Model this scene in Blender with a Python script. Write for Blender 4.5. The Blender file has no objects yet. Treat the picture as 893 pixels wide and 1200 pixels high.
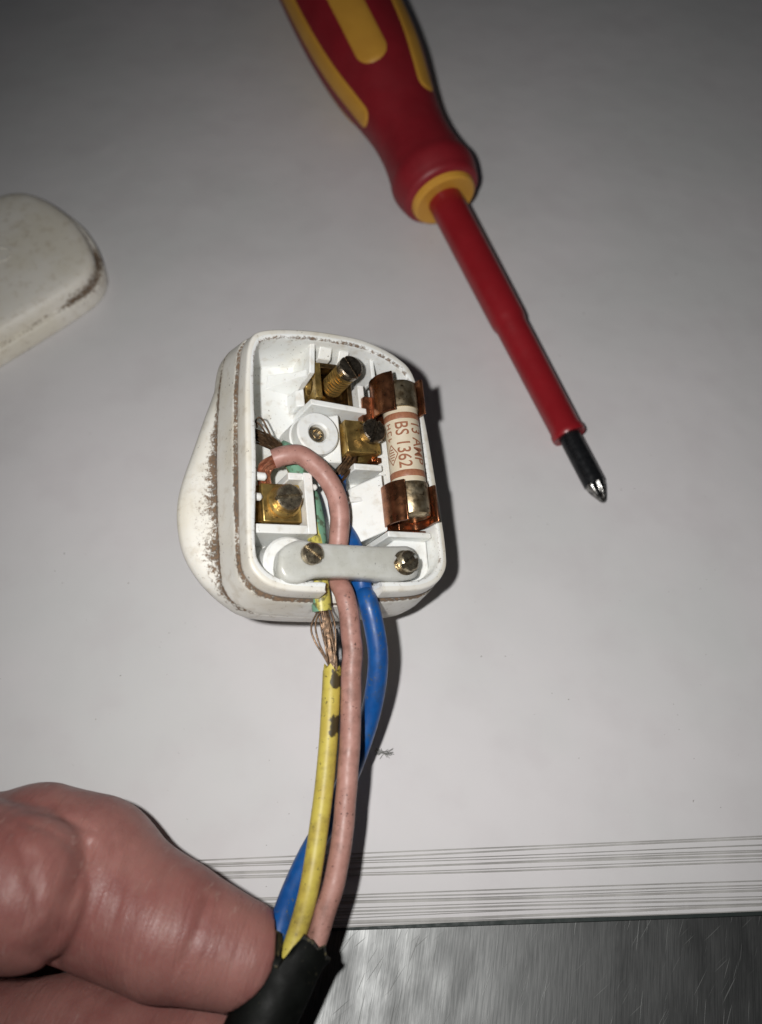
import bpy, bmesh, math, random
import numpy as np
from mathutils import Vector, Matrix, noise as mnoise
random.seed(7)
rng = np.random.default_rng(7)
S = 0.001            # everything below is written in millimetres
sc = bpy.context.scene
COL = sc.collection

# ------------------------------------------------------------------ camera
TILT = math.radians(28)
cam_d = bpy.data.cameras.new('camera'); cam = bpy.data.objects.new('camera', cam_d); COL.objects.link(cam)
cam.location = (0, -97.3*S, 183*S); cam.rotation_euler = (TILT, 0, 0)
cam_d.sensor_fit = 'VERTICAL'; cam_d.sensor_height = 36; cam_d.lens = 33
cam_d.clip_start = 0.005; cam_d.clip_end = 20
cam_d.dof.use_dof = True; cam_d.dof.focus_distance = 0.172; cam_d.dof.aperture_fstop = 13
sc.camera = cam

# ------------------------------------------------------------------ world and flash
w = bpy.data.worlds.new('World'); sc.world = w; w.use_nodes = True
bg = w.node_tree.nodes['Background']; bg.inputs[0].default_value = (0.74, 0.86, 1.0, 1); bg.inputs[1].default_value = 0.016
fl_d = bpy.data.lights.new('phone_flash', 'SPOT'); fl = bpy.data.objects.new('phone_flash', fl_d); COL.objects.link(fl)
fl_d.energy = 1.32; fl_d.color = (1.0, 0.98, 0.955); fl_d.shadow_soft_size = 0.0028
fl_d.spot_size = math.radians(99); fl_d.spot_blend = 1.0
fl.location = (-18*S, -91*S, 186*S)
_d = Vector((14*S, 2*S, 0)) - fl.location
fl.rotation_euler = _d.to_track_quat('-Z', 'Y').to_euler()
sc.view_settings.view_transform = 'Standard'; sc.view_settings.look = 'None'
sc.view_settings.exposure = 0.0; sc.view_settings.gamma = 1.0
sc.cycles.use_denoising = True
sc.cycles.max_bounces = 10

# ------------------------------------------------------------------ node helpers
class G:
    def __init__(s, name):
        s.m = bpy.data.materials.new(name); s.m.use_nodes = True
        s.t = s.m.node_tree; s.p = s.t.nodes['Principled BSDF']; s._c = None
    def n(s, typ, **kw):
        nd = s.t.nodes.new(typ)
        for k, v in kw.items():
            if k.startswith('_'): setattr(nd, k[1:], v)
            else:
                key = k.replace('__', ' ')
                s.set(nd.inputs[int(key[1:])] if key[0] == 'i' and key[1:].isdigit() else nd.inputs[key], v)
        return nd
    def set(s, inp, v):
        if isinstance(v, bpy.types.NodeSocket): s.t.links.new(v, inp)
        else: inp.default_value = v
    def coord(s):
        if s._c is None: s._c = s.n('ShaderNodeTexCoord').outputs['Object']
        return s._c
    def mapped(s, scale=(1, 1, 1), rot=(0, 0, 0), loc=(0, 0, 0)):
        m0 = s.n('ShaderNodeMapping'); s.t.links.new(s.coord(), m0.inputs[0]); m0.inputs['Rotation'].default_value = rot   # turn first,
        mp = s.n('ShaderNodeMapping'); s.t.links.new(m0.outputs[0], mp.inputs[0])                                        # then stretch
        mp.inputs['Scale'].default_value = scale; mp.inputs['Location'].default_value = loc
        return mp.outputs[0]
    def noise(s, mm, detail=4, vec=None, rough=0.55, dist=0.0):
        nd = s.n('ShaderNodeTexNoise'); nd.inputs['Scale'].default_value = 1000.0/mm
        nd.inputs['Detail'].default_value = detail; nd.inputs['Roughness'].default_value = rough; nd.inputs['Distortion'].default_value = dist
        s.t.links.new(vec if vec else s.coord(), nd.inputs['Vector']); return nd.outputs[0]
    def ramp(s, fac, a, b, ca=0.0, cb=1.0):
        mr = s.n('ShaderNodeMapRange', _interpolation_type='SMOOTHSTEP')
        s.set(mr.inputs[0], fac)
        for i, v in zip((1, 2, 3, 4), (a, b, ca, cb)): mr.inputs[i].default_value = v
        return mr.outputs[0]
    def math(s, op, a, b=None):
        nd = s.n('ShaderNodeMath', _operation=op); s.set(nd.inputs[0], a)
        if b is not None: s.set(nd.inputs[1], b)
        return nd.outputs[0]
    def mix(s, fac, a, b):
        nd = s.n('ShaderNodeMix', _data_type='RGBA'); s.set(nd.inputs[0], fac)
        for i, v in ((6, a), (7, b)):
            if isinstance(v, tuple) and len(v) == 3: v = (*v, 1)
            s.set(nd.inputs[i], v)
        return nd.outputs[2]
    def bump(s, h, strength=0.3, mm=0.2):
        nd = s.n('ShaderNodeBump'); nd.inputs['Strength'].default_value = strength; nd.inputs['Distance'].default_value = mm*S
        s.t.links.new(h, nd.inputs['Height'])
        if s.p.inputs['Normal'].links: s.t.links.new(s.p.inputs['Normal'].links[0].from_socket, nd.inputs['Normal'])
        s.t.links.new(nd.outputs[0], s.p.inputs['Normal'])
    def P(s, **kw):
        for k, v in kw.items():
            if isinstance(v, tuple) and len(v) == 3 and 'Radius' not in k: v = (*v, 1)
            s.set(s.p.inputs[k.replace('_', ' ')], v)
        return s
    def attr(s, name):
        return s.n('ShaderNodeAttribute', _attribute_name=name).outputs['Fac']

def varied(name, c1, c2, mm=3.0, rough=0.4, rvar=0.1, metal=0.0, speck=None, speck_lo=0.66, speck_mm=0.6, bump=0.15, bump_mm=0.15, spec=0.5, lo=.35, hi=.65, smudge=None, **kw):
    g = G(name)
    f = g.ramp(g.noise(mm, 5), lo, hi)
    col = g.mix(f, c1, c2)
    if speck:
        k = g.ramp(g.noise(speck_mm, 3), speck_lo, speck_lo+0.06)
        big = g.ramp(g.noise(speck_mm*9, 2), 0.42, 0.62)
        col = g.mix(g.math('MULTIPLY', k, big), col, speck)
    if smudge:
        sm_ = g.math('MULTIPLY', g.ramp(g.noise(4.5, 6, rough=.7), .46, .72), smudge[3]); col = g.mix(sm_, col, smudge[:3])
    g.P(Base_Color=col, Metallic=metal)
    g.set(g.p.inputs['Roughness'], g.ramp(g.noise(mm*0.6, 4), 0.3, 0.7, rough-rvar, rough+rvar))
    g.p.inputs['Specular IOR Level'].default_value = spec
    if bump: g.bump(g.noise(mm*0.25, 4), bump, bump_mm)
    for k, v in kw.items(): g.P(**{k: v})
    return g.m

def plug_white(name, base, warm, rough=0.38):
    g = G(name)
    col = g.mix(g.ramp(g.noise(14, 3), .40, .66), base, warm)
    col = g.mix(g.math('MULTIPLY', g.ramp(g.noise(2.2, 5), .50, .72), 0.30), col, (0.42, 0.34, 0.22))
    sp = g.ramp(g.noise(0.55, 3), .662, .705)
    sp = g.math('MULTIPLY', sp, g.ramp(g.noise(7, 2), .44, .62))
    col = g.mix(g.math('MULTIPLY', sp, 0.8), col, (0.09, 0.06, 0.04))
    gr = g.attr('grime')
    nz = g.noise(0.7, 6, rough=.75); nb = g.noise(5.0, 3)
    m = g.math('ADD', g.math('MULTIPLY', gr, 1.0), g.math('MULTIPLY', g.math('SUBTRACT', nz, 0.5), 2.6))
    m = g.math('ADD', m, g.math('MULTIPLY', g.math('SUBTRACT', nb, 0.5), 1.3))
    m = g.math('MULTIPLY', g.ramp(m, .40, .95), g.ramp(gr, .02, .2))
    col = g.mix(g.math('MULTIPLY', m, .92), col, g.mix(g.ramp(nz, .4, .62), (0.030, 0.015, 0.006), (0.15, 0.073, 0.023)))
    g.P(Base_Color=col)
    g.set(g.p.inputs['Roughness'], g.ramp(m, 0, 1, rough, .85))
    g.p.inputs['Subsurface Weight'].default_value = .12
    g.p.inputs['Subsurface Radius'].default_value = (1, .9, .75); g.p.inputs['Subsurface Scale'].default_value = .0012
    g.bump(m, .35, .18); g.bump(g.noise(3, 3), .06, .2)
    return g.m

M = {}
M['plug_outer'] = plug_white('plug_cream', (.80, .78, .72), (.74, .70, .60))
M['plug_inner'] = plug_white('plug_inner_white', (.84, .855, .84), (.82, .82, .78), .42)
M['cover'] = plug_white('cover_cream', (.80, .77, .70), (.75, .71, .61))
M['brass'] = varied('brass', (.60, .42, .14), (.38, .25, .085), 2.2, .36, .10, .85, bump=.12, speck=(.06, .04, .02), speck_mm=.5, speck_lo=.6)
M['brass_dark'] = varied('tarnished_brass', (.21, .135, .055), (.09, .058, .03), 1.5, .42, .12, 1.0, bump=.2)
M['steel_screw'] = varied('screw_metal', (.30, .25, .19), (.13, .105, .08), .9, .28, .08, .95, bump=.3)
M['nickel_screw'] = varied('yellowed_screw_metal', (.60, .52, .37), (.30, .24, .17), 1.0, .29, .08, .92, bump=.35)
M['copper_clip'] = varied('copper', (.43, .18, .085), (.22, .088, .045), 3.0, .29, .08, .95, bump=.15, speck=(.06, .03, .02), speck_mm=.5, speck_lo=.68)
M['strand_bright'] = varied('bright_copper', (.78, .36, .22), (.46, .19, .11), .9, .36, .08, .8, bump=0)
M['strand_dull'] = varied('dull_copper', (.14, .082, .044), (.06, .036, .020), .8, .42, .08, .6, bump=0)
M['ceramic'] = varied('fuse_ceramic', (.73, .65, .51), (.65, .56, .41), 3, .33, .06, bump=.03)
M['fuse_print'] = varied('fuse_ink', (.36, .155, .085), (.30, .12, .065), .5, .45, bump=0)
M['fuse_cap'] = varied('plated_cap', (.48, .40, .27), (.25, .18, .10), 1.8, .36, .10, .9, speck=(.07, .045, .025), speck_mm=.9, speck_lo=.60, bump=.2)
M['clamp'] = varied('grey_nylon', (.57, .575, .54), (.51, .51, .465), 3, .32, .06, speck=(.06, .05, .04), speck_mm=.5, speck_lo=.66, bump=.06,
                    Subsurface_Weight=.6, Subsurface_Scale=.003, Subsurface_Radius=(1, 1, .9))
M['pink'] = varied('faded_pink_pvc', (.46, .245, .205), (.37, .185, .15), 2.5, .50, .08, smudge=(.14, .075, .055, .6), speck=(.09, .045, .035), speck_mm=.6, speck_lo=.62, bump=.10)
M['blue'] = varied('blue_pvc', (.007, .09, .32), (.005, .065, .25), 3, .42, .1, smudge=(.03, .05, .09, .6), speck=(.10, .11, .08), speck_mm=.6, speck_lo=.60, bump=.08)
g = G('dirty_yellow_pvc')
c = g.mix(g.ramp(g.noise(3, 5), .35, .65), (.58, .48, .09), (.50, .39, .07))
c = g.mix(g.math('MULTIPLY', g.ramp(g.noise(4.5, 6, rough=.7), .46, .72), .6), c, (.17, .12, .035))
c = g.mix(g.math('MULTIPLY', g.ramp(g.noise(.8, 3), .64, .70), .7), c, (.10, .07, .03))
sc_m = g.math('ADD', g.attr('scorch'), g.math('MULTIPLY', g.math('SUBTRACT', g.noise(1.6, 5), .5), 1.1))
c = g.mix(g.math('MULTIPLY', g.ramp(sc_m, .50, .66), .95), c, (.030, .019, .011))
g.P(Base_Color=c, Roughness=.48); g.bump(g.noise(.8, 4), .12, .15); M['yellow'] = g.m
g = G('green_yellow_pvc')   # green core with a yellow stripe and dirt
sep = g.n('ShaderNodeAttribute', _attribute_name='stripe').outputs['Fac']
f = g.ramp(g.math('ADD', sep, g.math('MULTIPLY', g.math('SUBTRACT', g.noise(1.2), .5), .25)), .47, .53)
c = g.mix(f, (.17, .345, .235), (.52, .46, .10))
c = g.mix(g.math('MULTIPLY', g.ramp(g.noise(1.2, 5), .50, .64), .75), c, (.07, .065, .035))
g.P(Base_Color=c, Roughness=.4); M['green'] = g.m
M['sheath'] = varied('black_rubber', (.004, .0045, .004), (.007, .008, .007), 4, .55, .08, spec=.14, speck=(.05, .045, .03), speck_mm=.8, speck_lo=.66, bump=.2, bump_mm=.2)
M['torn_rubber'] = varied('torn_rubber', (.012, .012, .010), (.16, .13, .06), 1.1, .7, .08, bump=.6, bump_mm=.4, lo=.5, hi=.72)
M['red_grip'] = varied('red_handle_plastic', (.27, .013, .021), (.235, .011, .018), 8, .50, .05, bump=.05)
M['red_sleeve'] = varied('red_sleeve_plastic', (.29, .013, .019), (.26, .011, .016), 8, .34, .05, bump=.05)
M['yellow_grip'] = varied('yellow_handle_plastic', (.68, .35, .05), (.63, .315, .045), 8, .42, .05, bump=.05)
M['black_blade'] = varied('blackened_steel', (.012, .013, .015), (.02, .02, .022), 2, .30, .06, .4, bump=.1)
M['tip_steel'] = varied('worn_steel', (.42, .41, .39), (.05, .05, .05), 1.0, .25, .1, 1.0, bump=.2)
M['lint'] = varied('grey_lint', (.22, .22, .21), (.16, .16, .15), 1, .9, bump=0)
M['shadowline'] = varied('painted_shadowline', (.012, .022, .020), (.018, .026, .024), 3, .6, bump=.1)

g = G('paper')
c = g.mix(g.ramp(g.noise(60, 3), .35, .65), (.70, .68, .69), (.655, .655, .655))
c = g.mix(g.math('MULTIPLY', g.ramp(g.noise(13, 5), .44, .72), .22), c, (.57, .53, .545))
sp = g.math('MULTIPLY', g.ramp(g.noise(1.0, 2), .735, .765), g.ramp(g.noise(18, 2), .44, .56))
c = g.mix(g.math('MULTIPLY', sp, .7), c, (.16, .13, .11))
g.P(Base_Color=c, Roughness=.62); g.p.inputs['Specular IOR Level'].default_value = .25
g.bump(g.noise(38, 3), .5, 1.6); g.bump(g.noise(9, 3), .2, .35); g.bump(g.noise(.5, 3), .05, .05)
M['paper'] = g.m
M['paper_edge'] = varied('paper_cut_edge', (.56, .55, .53), (.35, .34, .33), 14, .8, .05, bump=.2)  # edges greyed so their colour draws the shadow lines between sheets

g = G('brushed_steel')
br = g.noise(.24, 4, g.mapped((1, .03, 1), (0, 0, math.radians(9))), .7)
br2 = g.noise(6, 5, g.mapped((1, .35, 1), (0, 0, math.radians(12))))
def scr(deg, sx, sy, lo, hi, off):
    v = g.mapped((sx, sy, 1), (0, 0, math.radians(deg)), (off, off*.7, 0))
    return g.ramp(g.noise(1.0, 1, v, .4), lo, hi)
s1 = scr(24, 4.0, .10, .715, .78, .3); s2 = scr(36, 4.2, .09, .72, .785, .9); s3 = scr(14, 4.0, .08, .71, .775, 1.7)
s4 = scr(52, 3.6, .10, .735, .795, 2.7)
sm = g.math('MAXIMUM', g.math('MAXIMUM', s1, s2), g.math('MAXIMUM', s3, s4))
c = g.mix(g.ramp(br, .3, .7), (.090, .093, .093), (.150, .153, .152)); c = g.mix(g.math('MULTIPLY', sm, .8), c, (.25, .255, .25))
g.P(Base_Color=c, Metallic=1.0)
g.set(g.p.inputs['Roughness'], g.math('ADD', g.ramp(br2, .3, .7, .40, .54), g.math('MULTIPLY', sm, .16)))
g.bump(br, .10, .05); g.bump(sm, .2, .05)
M['steel'] = g.m

g = G('skin')
ax = (0, 0, math.radians(14))
c = g.mix(g.ramp(g.noise(11, 4), .36, .66), (.335, .150, .130), (.26, .100, .088))
c = g.mix(g.math('MULTIPLY', g.ramp(g.noise(2.4, 4), .42, .7), .35), c, (.30, .15, .125))
lines = g.noise(.75, 5, g.mapped((1.0, .11, .25), ax), .65, .5)
lm = g.math('MULTIPLY', g.ramp(lines, .59, .68), g.ramp(g.noise(8, 2), .42, .62))
c = g.mix(g.math('MULTIPLY', lm, .40), c, (.48, .33, .29))
vor = g.n('ShaderNodeTexVoronoi', _feature='DISTANCE_TO_EDGE'); vor.inputs['Scale'].default_value = 1000/.75
g.t.links.new(g.mapped((1, .75, 1), ax), vor.inputs['Vector'])
fine = g.ramp(vor.outputs['Distance'], 0, .16)
crs = g.noise(1.5, 5, g.mapped((1.0, .10, .25), ax), .65, .6)
g.P(Base_Color=c)
g.set(g.p.inputs['Roughness'], g.ramp(g.noise(4, 3), .3, .7, .38, .52))
g.p.inputs['Specular IOR Level'].default_value = .45
g.p.inputs['Subsurface Weight'].default_value = .22; g.p.inputs['Subsurface Radius'].default_value = (1, .32, .18); g.p.inputs['Subsurface Scale'].default_value = .0016
g.bump(fine, .30, .05); g.bump(crs, .75, .50); g.bump(g.noise(.45, 3), .3, .05)
M['skin'] = g.m

# ------------------------------------------------------------------ mesh helpers (mm)
def basis(d):
    d = Vector(d).normalized()
    a = Vector((0, 0, 1)) if abs(d.z) < .9 else Vector((1, 0, 0))
    u = d.cross(a).normalized(); v = d.cross(u).normalized()
    return d, u, v
class MB:
    def __init__(s): s.v = []; s.f = []; s.at = {}
    def add(s, vs, fs):
        b = len(s.v); s.v += [tuple(x) for x in vs]; s.f += [tuple(i+b for i in f) for f in fs]; return b
    def box(s, x0, x1, y0, y1, z0, z1):
        v = [(x, y, z) for z in (z0, z1) for y in (y0, y1) for x in (x0, x1)]
        s.add(v, [(0, 2, 3, 1), (4, 5, 7, 6), (0, 1, 5, 4), (2, 6, 7, 3), (0, 4, 6, 2), (1, 3, 7, 5)]); return s
    def hexa(s, bot, top):
        s.add(list(bot)+list(top), [(3, 2, 1, 0), (4, 5, 6, 7), (0, 1, 5, 4), (1, 2, 6, 5), (2, 3, 7, 6), (3, 0, 4, 7)]); return s
    def prism(s, poly, z0, z1, fn=None):
        n = len(poly)
        v = [(x, y, z0) for x, y in poly]+[(x, y, z1) for x, y in poly]
        if fn: v = [fn(*q) for q in v]
        s.add(v, [tuple(reversed(range(n))), tuple(range(n, 2*n))]+[(i, (i+1) % n, n+(i+1) % n, n+i) for i in range(n)]); return s
    def lathe(s, prof, o, d, n=32, caps=True):
        d, u, v = basis(d); o = Vector(o); vs = []
        for r, h in prof:
            for i in range(n):
                a = 2*math.pi*i/n
                vs.append(o+d*h+(u*math.cos(a)+v*math.sin(a))*r)
        fs = [(k*n+i, k*n+(i+1) % n, (k+1)*n+(i+1) % n, (k+1)*n+i) for k in range(len(prof)-1) for i in range(n)]
        if caps: fs += [tuple(reversed(range(n))), tuple(range((len(prof)-1)*n, len(prof)*n))]
        s.add(vs, fs); return s
    def tube(s, path, r, n=16, caps=True, squash=None):
        P = [Vector(p) for p in path]; m = len(P)
        R = r if hasattr(r, '__len__') else [r]*m
        T = [(P[min(i+1, m-1)]-P[max(i-1, 0)]).normalized() for i in range(m)]
        _, u, _ = basis(T[0]); vs = []
        for i in range(m):
            u = (u-T[i]*u.dot(T[i])).normalized(); v = T[i].cross(u)
            for k in range(n):
                a = 2*math.pi*k/n
                vs.append(P[i]+(u*math.cos(a)+v*math.sin(a))*R[i])
        fs = [(i*n+k, i*n+(k+1) % n, (i+1)*n+(k+1) % n, (i+1)*n+k) for i in range(m-1) for k in range(n)]
        if caps: fs += [tuple(reversed(range(n))), tuple(range((m-1)*n, m*n))]
        s.add(vs, fs); return s
    def build(s, name, mat, parent=None, origin=(0, 0, 0), smooth=True, angle=35, bevel=0, seg=2, mats=None, fmat=None):
        me = bpy.data.meshes.new(name); o3 = Vector(origin)
        me.from_pydata([tuple((Vector(x)-o3)*S) for x in s.v], [], s.f)
        bm = bmesh.new(); bm.from_mesh(me); bmesh.ops.recalc_face_normals(bm, faces=bm.faces); bm.to_mesh(me); bm.free()
        for k, vals in s.at.items():
            a = me.attributes.new(k, 'FLOAT', 'POINT'); a.data.foreach_set('value', vals)
        for m in (mats or [mat]): me.materials.append(m if not isinstance(m, str) else M[m])
        if fmat: me.polygons.foreach_set('material_index', fmat)
        if smooth:
            me.shade_smooth(); me.set_sharp_from_angle(angle=math.radians(angle))
        ob = bpy.data.objects.new(name, me); COL.objects.link(ob)
        if parent: ob.parent = parent
        else: ob.location = o3*S
        if bevel:
            b = ob.modifiers.new('bevel', 'BEVEL'); b.width = bevel*S; b.segments = seg; b.limit_method = 'ANGLE'; b.angle_limit = math.radians(40); b.harden_normals = False
        return ob
def tag(o, label=None, cat=None, group=None, kind=None):
    for k, v in (('label', label), ('category', cat), ('group', group), ('kind', kind)):
        if v: o[k] = v
    return o
def empty(name, loc=(0, 0, 0), label=None, cat=None, group=None):
    o = bpy.data.objects.new(name, None); COL.objects.link(o); o.location = Vector(loc)*S; o.empty_display_size = .01
    return tag(o, label, cat, group)
def spline(pts, per=10):
    P = [Vector(p) for p in pts]; P = [P[0]*2-P[1]]+P+[P[-1]*2-P[-2]]; out = []
    for i in range(1, len(P)-2):
        for k in range(per):
            t = k/per; a, b, c, d = P[i-1], P[i], P[i+1], P[i+2]
            out.append(.5*((2*b)+(c-a)*t+(2*a-5*b+4*c-d)*t*t+(3*b-a-3*c+d)*t**3))
    return out+[P[-2]]
def holed(mb, w, h, t, r, n=24, fn=None, cx=0, cy=0):
    """block w x h x t with a through hole of radius r; local (x, y, depth)"""
    rect, circ = [], []
    for i in range(n):
        a = 2*math.pi*(i+.5)/n; c, s_ = math.cos(a), math.sin(a)
        k = min((w/2)/abs(c), (h/2)/abs(s_)); rect.append((c*k, s_*k)); circ.append((cx+r*c, cy+r*s_))
    # push the nearest samples into the corners
    for sx in (-1, 1):
        for sy in (-1, 1):
            j = min(range(n), key=lambda q: (rect[q][0]-sx*w/2)**2+(rect[q][1]-sy*h/2)**2); rect[j] = (sx*w/2, sy*h/2)
    vs = [(x, y, z) for z in (0, t) for ring in (rect, circ) for x, y in ring]
    if fn: vs = [fn(*q) for q in vs]
    fs = []
    for i in range(n):
        j = (i+1) % n
        fs += [(i, j, n+j, n+i), (2*n+i, 3*n+i, 3*n+j, 2*n+j), (i, 2*n+i, 2*n+j, j), (n+i, n+j, 3*n+j, 3*n+i)]
    mb.add(vs, fs); return mb
def screw_head(mb, c, r, h, ang, slot=.7, depth=.8, dome=.06, d=(0, 0, 1)):
    """slotted head: two half discs on a disc, axis d"""
    dd, u, v = basis(d); c = Vector(c); ca, sa = math.cos(ang), math.sin(ang)
    e1 = u*ca+v*sa; e2 = dd.cross(e1)
    mb.lathe([(r*.96, 0), (r, .12), (r, h-depth)], c, d, 28)
    for sg in (1, -1):
        a0 = math.asin(slot/2/r); arc = [a0+(math.pi-2*a0)*k/14 for k in range(15)]
        rings = []
        for rr, hh in ((r, h-depth-.01), (r, h-.25), (r-.25, h), (r*.55, h+dome*.8)):
            rings.append([c+dd*hh+e1*(rr*math.cos(a))+e2*(sg*max(rr*math.sin(a), slot/2)) for a in arc])
        n = 15; vs = [p for q in rings for p in q]
        fs = [(k*n+i, k*n+i+1, (k+1)*n+i+1, (k+1)*n+i) for k in range(3) for i in range(14)]
        fs += [tuple(range(3*n, 4*n)), (0, n, 2*n, 3*n, 3*n+14, 2*n+14, n+14, 14)]
        mb.add(vs, fs)
    return mb

# ================================================================== setting: steel worktop
mb = MB(); mb.box(-900, 900, -700, 1100, -30, -8)
tag(mb.build('worktop', 'steel', origin=(0, 0, -8)), kind='structure')

# ================================================================== stack of paper
def edge_sheet(name, ya, yb, z, th, mat, edge_mat, wav=0.0, lean=.25):
    """one big sheet; its front edge passes y=ya at x=-6 and y=yb at x=71"""
    k = (yb-ya)/77.0; xs = np.linspace(-235, 235, 48); depth = 420
    ph = rng.uniform(0, 6.28); mb = MB(); vs = []
    for x in xs:
        yf = ya+k*(x+6)+wav*(math.sin(x/61+ph)+.35*math.sin(x/17+2*ph))
        vs += [(x, yf, z-th), (x, yf+lean, z), (x, yf+depth, z), (x, yf+depth, z-th)]
    fs, fm = [], []
    for i in range(len(xs)-1):
        a, b = 4*i, 4*i+4
        fs += [(a, b, b+1, a+1), (a+1, b+1, b+2, a+2), (a+2, b+2, b+3, a+3), (a+3, b+3, b, a)]; fm += [1, 0, 1, 0]
    fs += [(0, 1, 2, 3), (b, b+3, b+2, b+1)]; fm += [1, 1]
    mb.add(vs, fs)
    return mb.build(name, None, origin=(0, ya, z), mats=[M[mat], M[edge_mat]], fmat=fm, smooth=False)
GP = 'loose paper sheets squared into the stack'
o = edge_sheet('paper_sheet', -71.7, -68.5, 0, .16, 'paper', 'paper_edge', .1)
tag(o, 'topmost white paper sheet lying under the screwdriver and plug', 'paper sheet', GP)
ys = [(-72.2, -69.2), (-72.5, -70.0), (-73.0, -70.3), (-73.4, -71.0), (-73.7, -71.3), (-74.1, -72.0), (-74.4, -72.3), (-74.8, -72.8)]
for i, (a, b) in enumerate(ys):
    o = edge_sheet('paper_sheet', a, b, -.30-.36*i, .16, 'paper', 'paper_edge', .32, (.30, .14, .45, .18, .24, .40, .15, .3)[i])
    tag(o, 'white paper sheet with only its edge showing in the upper bundle of the stack', 'paper sheet', GP)
o = edge_sheet('paper_sheet', -78.5, -75.9, -3.3, .18, 'paper', 'paper_edge', .12)
tag(o, 'white paper sheet jutting out between the two bundles as a wide ledge', 'paper sheet', GP)
ys = [(-79.2, -76.9), (-79.7, -77.3), (-80.1, -77.9), (-80.6, -78.3), (-81.2, -78.7), (-81.6, -79.3), (-82.1, -79.6), (-82.6, -80.1), (-83.0, -80.5), (-83.5, -81.0)]
for i, (a, b) in enumerate(ys):
    o = edge_sheet('paper_sheet', a, b, -3.6-.33*i, .16, 'paper', 'paper_edge', .32, (.25, .14, .42, .16, .34, .2, .14, .45, .18, .3)[i])
    tag(o, 'white paper sheet with only its edge showing in the lower bundle of the stack', 'paper sheet', GP)
o = edge_sheet('stack_shadowline', -84.1, -81.6, -6.95, .9, 'shadowline', 'shadowline', .05, .05)  # dark strip added to draw the shadow line under the stack
tag(o, 'thin added dark card under the paper stack along the steel worktop', 'shadowline')

# ================================================================== plug base
PO = Vector((-6.8766, -10.405, 36.685))
PR = Matrix.Rotation(math.radians(6), 3, 'Z') @ Matrix.Rotation(math.radians(11), 3, 'X') @ Matrix.Rotation(math.radians(25), 3, 'Y')
def W(x, y, z): return PO+PR @ Vector((x, y, z))
plug = empty('mains_plug', PO, 'opened white three-pin mains plug with grimy seams and bare terminals', 'plug')
plug.rotation_euler = PR.to_euler()

def polar(poly, cx, cy, n, smooth=1):
    P = [Vector((x, y, 0)) for x, y in poly]
    L = []
    m = len(P)
    for i in range(m):
        a, b, c, d = P[i-1], P[i], P[(i+1) % m], P[(i+2) % m]
        for k in range(24):
            t = k/24
            L.append(.5*((2*b)+(c-a)*t+(2*a-5*b+4*c-d)*t*t+(3*b-a-3*c+d)*t**3))
    A = np.array([[math.atan2(p.y-cy, p.x-cx), math.hypot(p.x-cx, p.y-cy)] for p in L]); A = A[A[:, 0].argsort()]
    th = np.linspace(-math.pi, math.pi, n, endpoint=False)
    r = np.interp(th, np.r_[A[:, 0]-2*math.pi, A[:, 0], A[:, 0]+2*math.pi], np.r_[A[:, 1], A[:, 1], A[:, 1]])
    for _ in range(smooth): r = (np.roll(r, 1)+2*r+np.roll(r, -1))/4
    return th, r
RIM = [(-13.2, 26.0), (-4.8, 27.2), (4, 27.1), (9, 26.2), (14.2, 23.9), (17.2, 20.4), (18.6, 11), (19.3, -2.4), (19.6, -14.6), (18.6, -19.4), (14.4, -22.3), (5.3, -23), (-5.9, -23.1),
       (-14.2, -22.4), (-18.2, -19.6), (-19.0, -15), (-18.4, -2), (-17.8, 10), (-17.1, 18), (-16.0, 23.6)]
FLG = [(-16.5, 23.5), (-9, 27.5), (0, 28.2), (9, 27.5), (16.5, 23.5), (19.8, 16.5), (23.2, 7.5), (26.2, -1.0), (26.9, -7), (25.8, -13.5), (22.0, -19.5), (16, -23.8), (6, -24.8),
       (-6, -24.8), (-16, -23.8), (-22.0, -19.5), (-25.8, -13.5), (-26.9, -7), (-26.2, -1.0), (-23.2, 7.5), (-19.8, 16.5)]
NA = 480
TH, RR = polar(RIM, 0, 1, NA, 2); _, RF = polar(FLG, 0, 1, NA, 4)
CT, ST = np.cos(TH), np.sin(TH)
def loft(rings, notch, floor=True):
    """rings: (radius array, z, grime)"""
    V, Fc, gr = [], [], []
    for r, z, gm in rings:
        zz = np.full(NA, float(z))
        if notch:
            x, y = r*CT, 1+r*ST
            k = (y < -12)*np.clip((x+5.4)/.35, 0, 1)*np.clip((5.3-x)/.35, 0, 1)
            low = np.where(zz > -6.5, -6.5+(zz+6.5)*.04, zz); zz = zz+(low-zz)*k
        V += list(zip(r*CT, 1+r*ST, zz)); gr += [gm]*NA if np.isscalar(gm) else list(gm)
    for k in range(len(rings)-1):
        for i in range(NA):
            j = (i+1) % NA; Fc.append((k*NA+i, k*NA+j, (k+1)*NA+j, (k+1)*NA+i))
    mb = MB(); mb.v = V; mb.f = Fc
    if floor: mb.f += [tuple(range(NA)), tuple(range((len(rings)-1)*NA, len(rings)*NA))]
    mb.at['grime'] = gr
    return mb
B = np.maximum(RF, RR+2.2)
left = np.clip((-CT-.2)*2, 0, 1)        # grime sits mostly on the hand-worn sides
bot = np.clip((-ST-.55)*3, 0, 1)
topr = np.clip((ST-.5)*2, 0, 1)
gsm = np.maximum(.7, np.maximum(left*1.05, bot*1.15))
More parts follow.
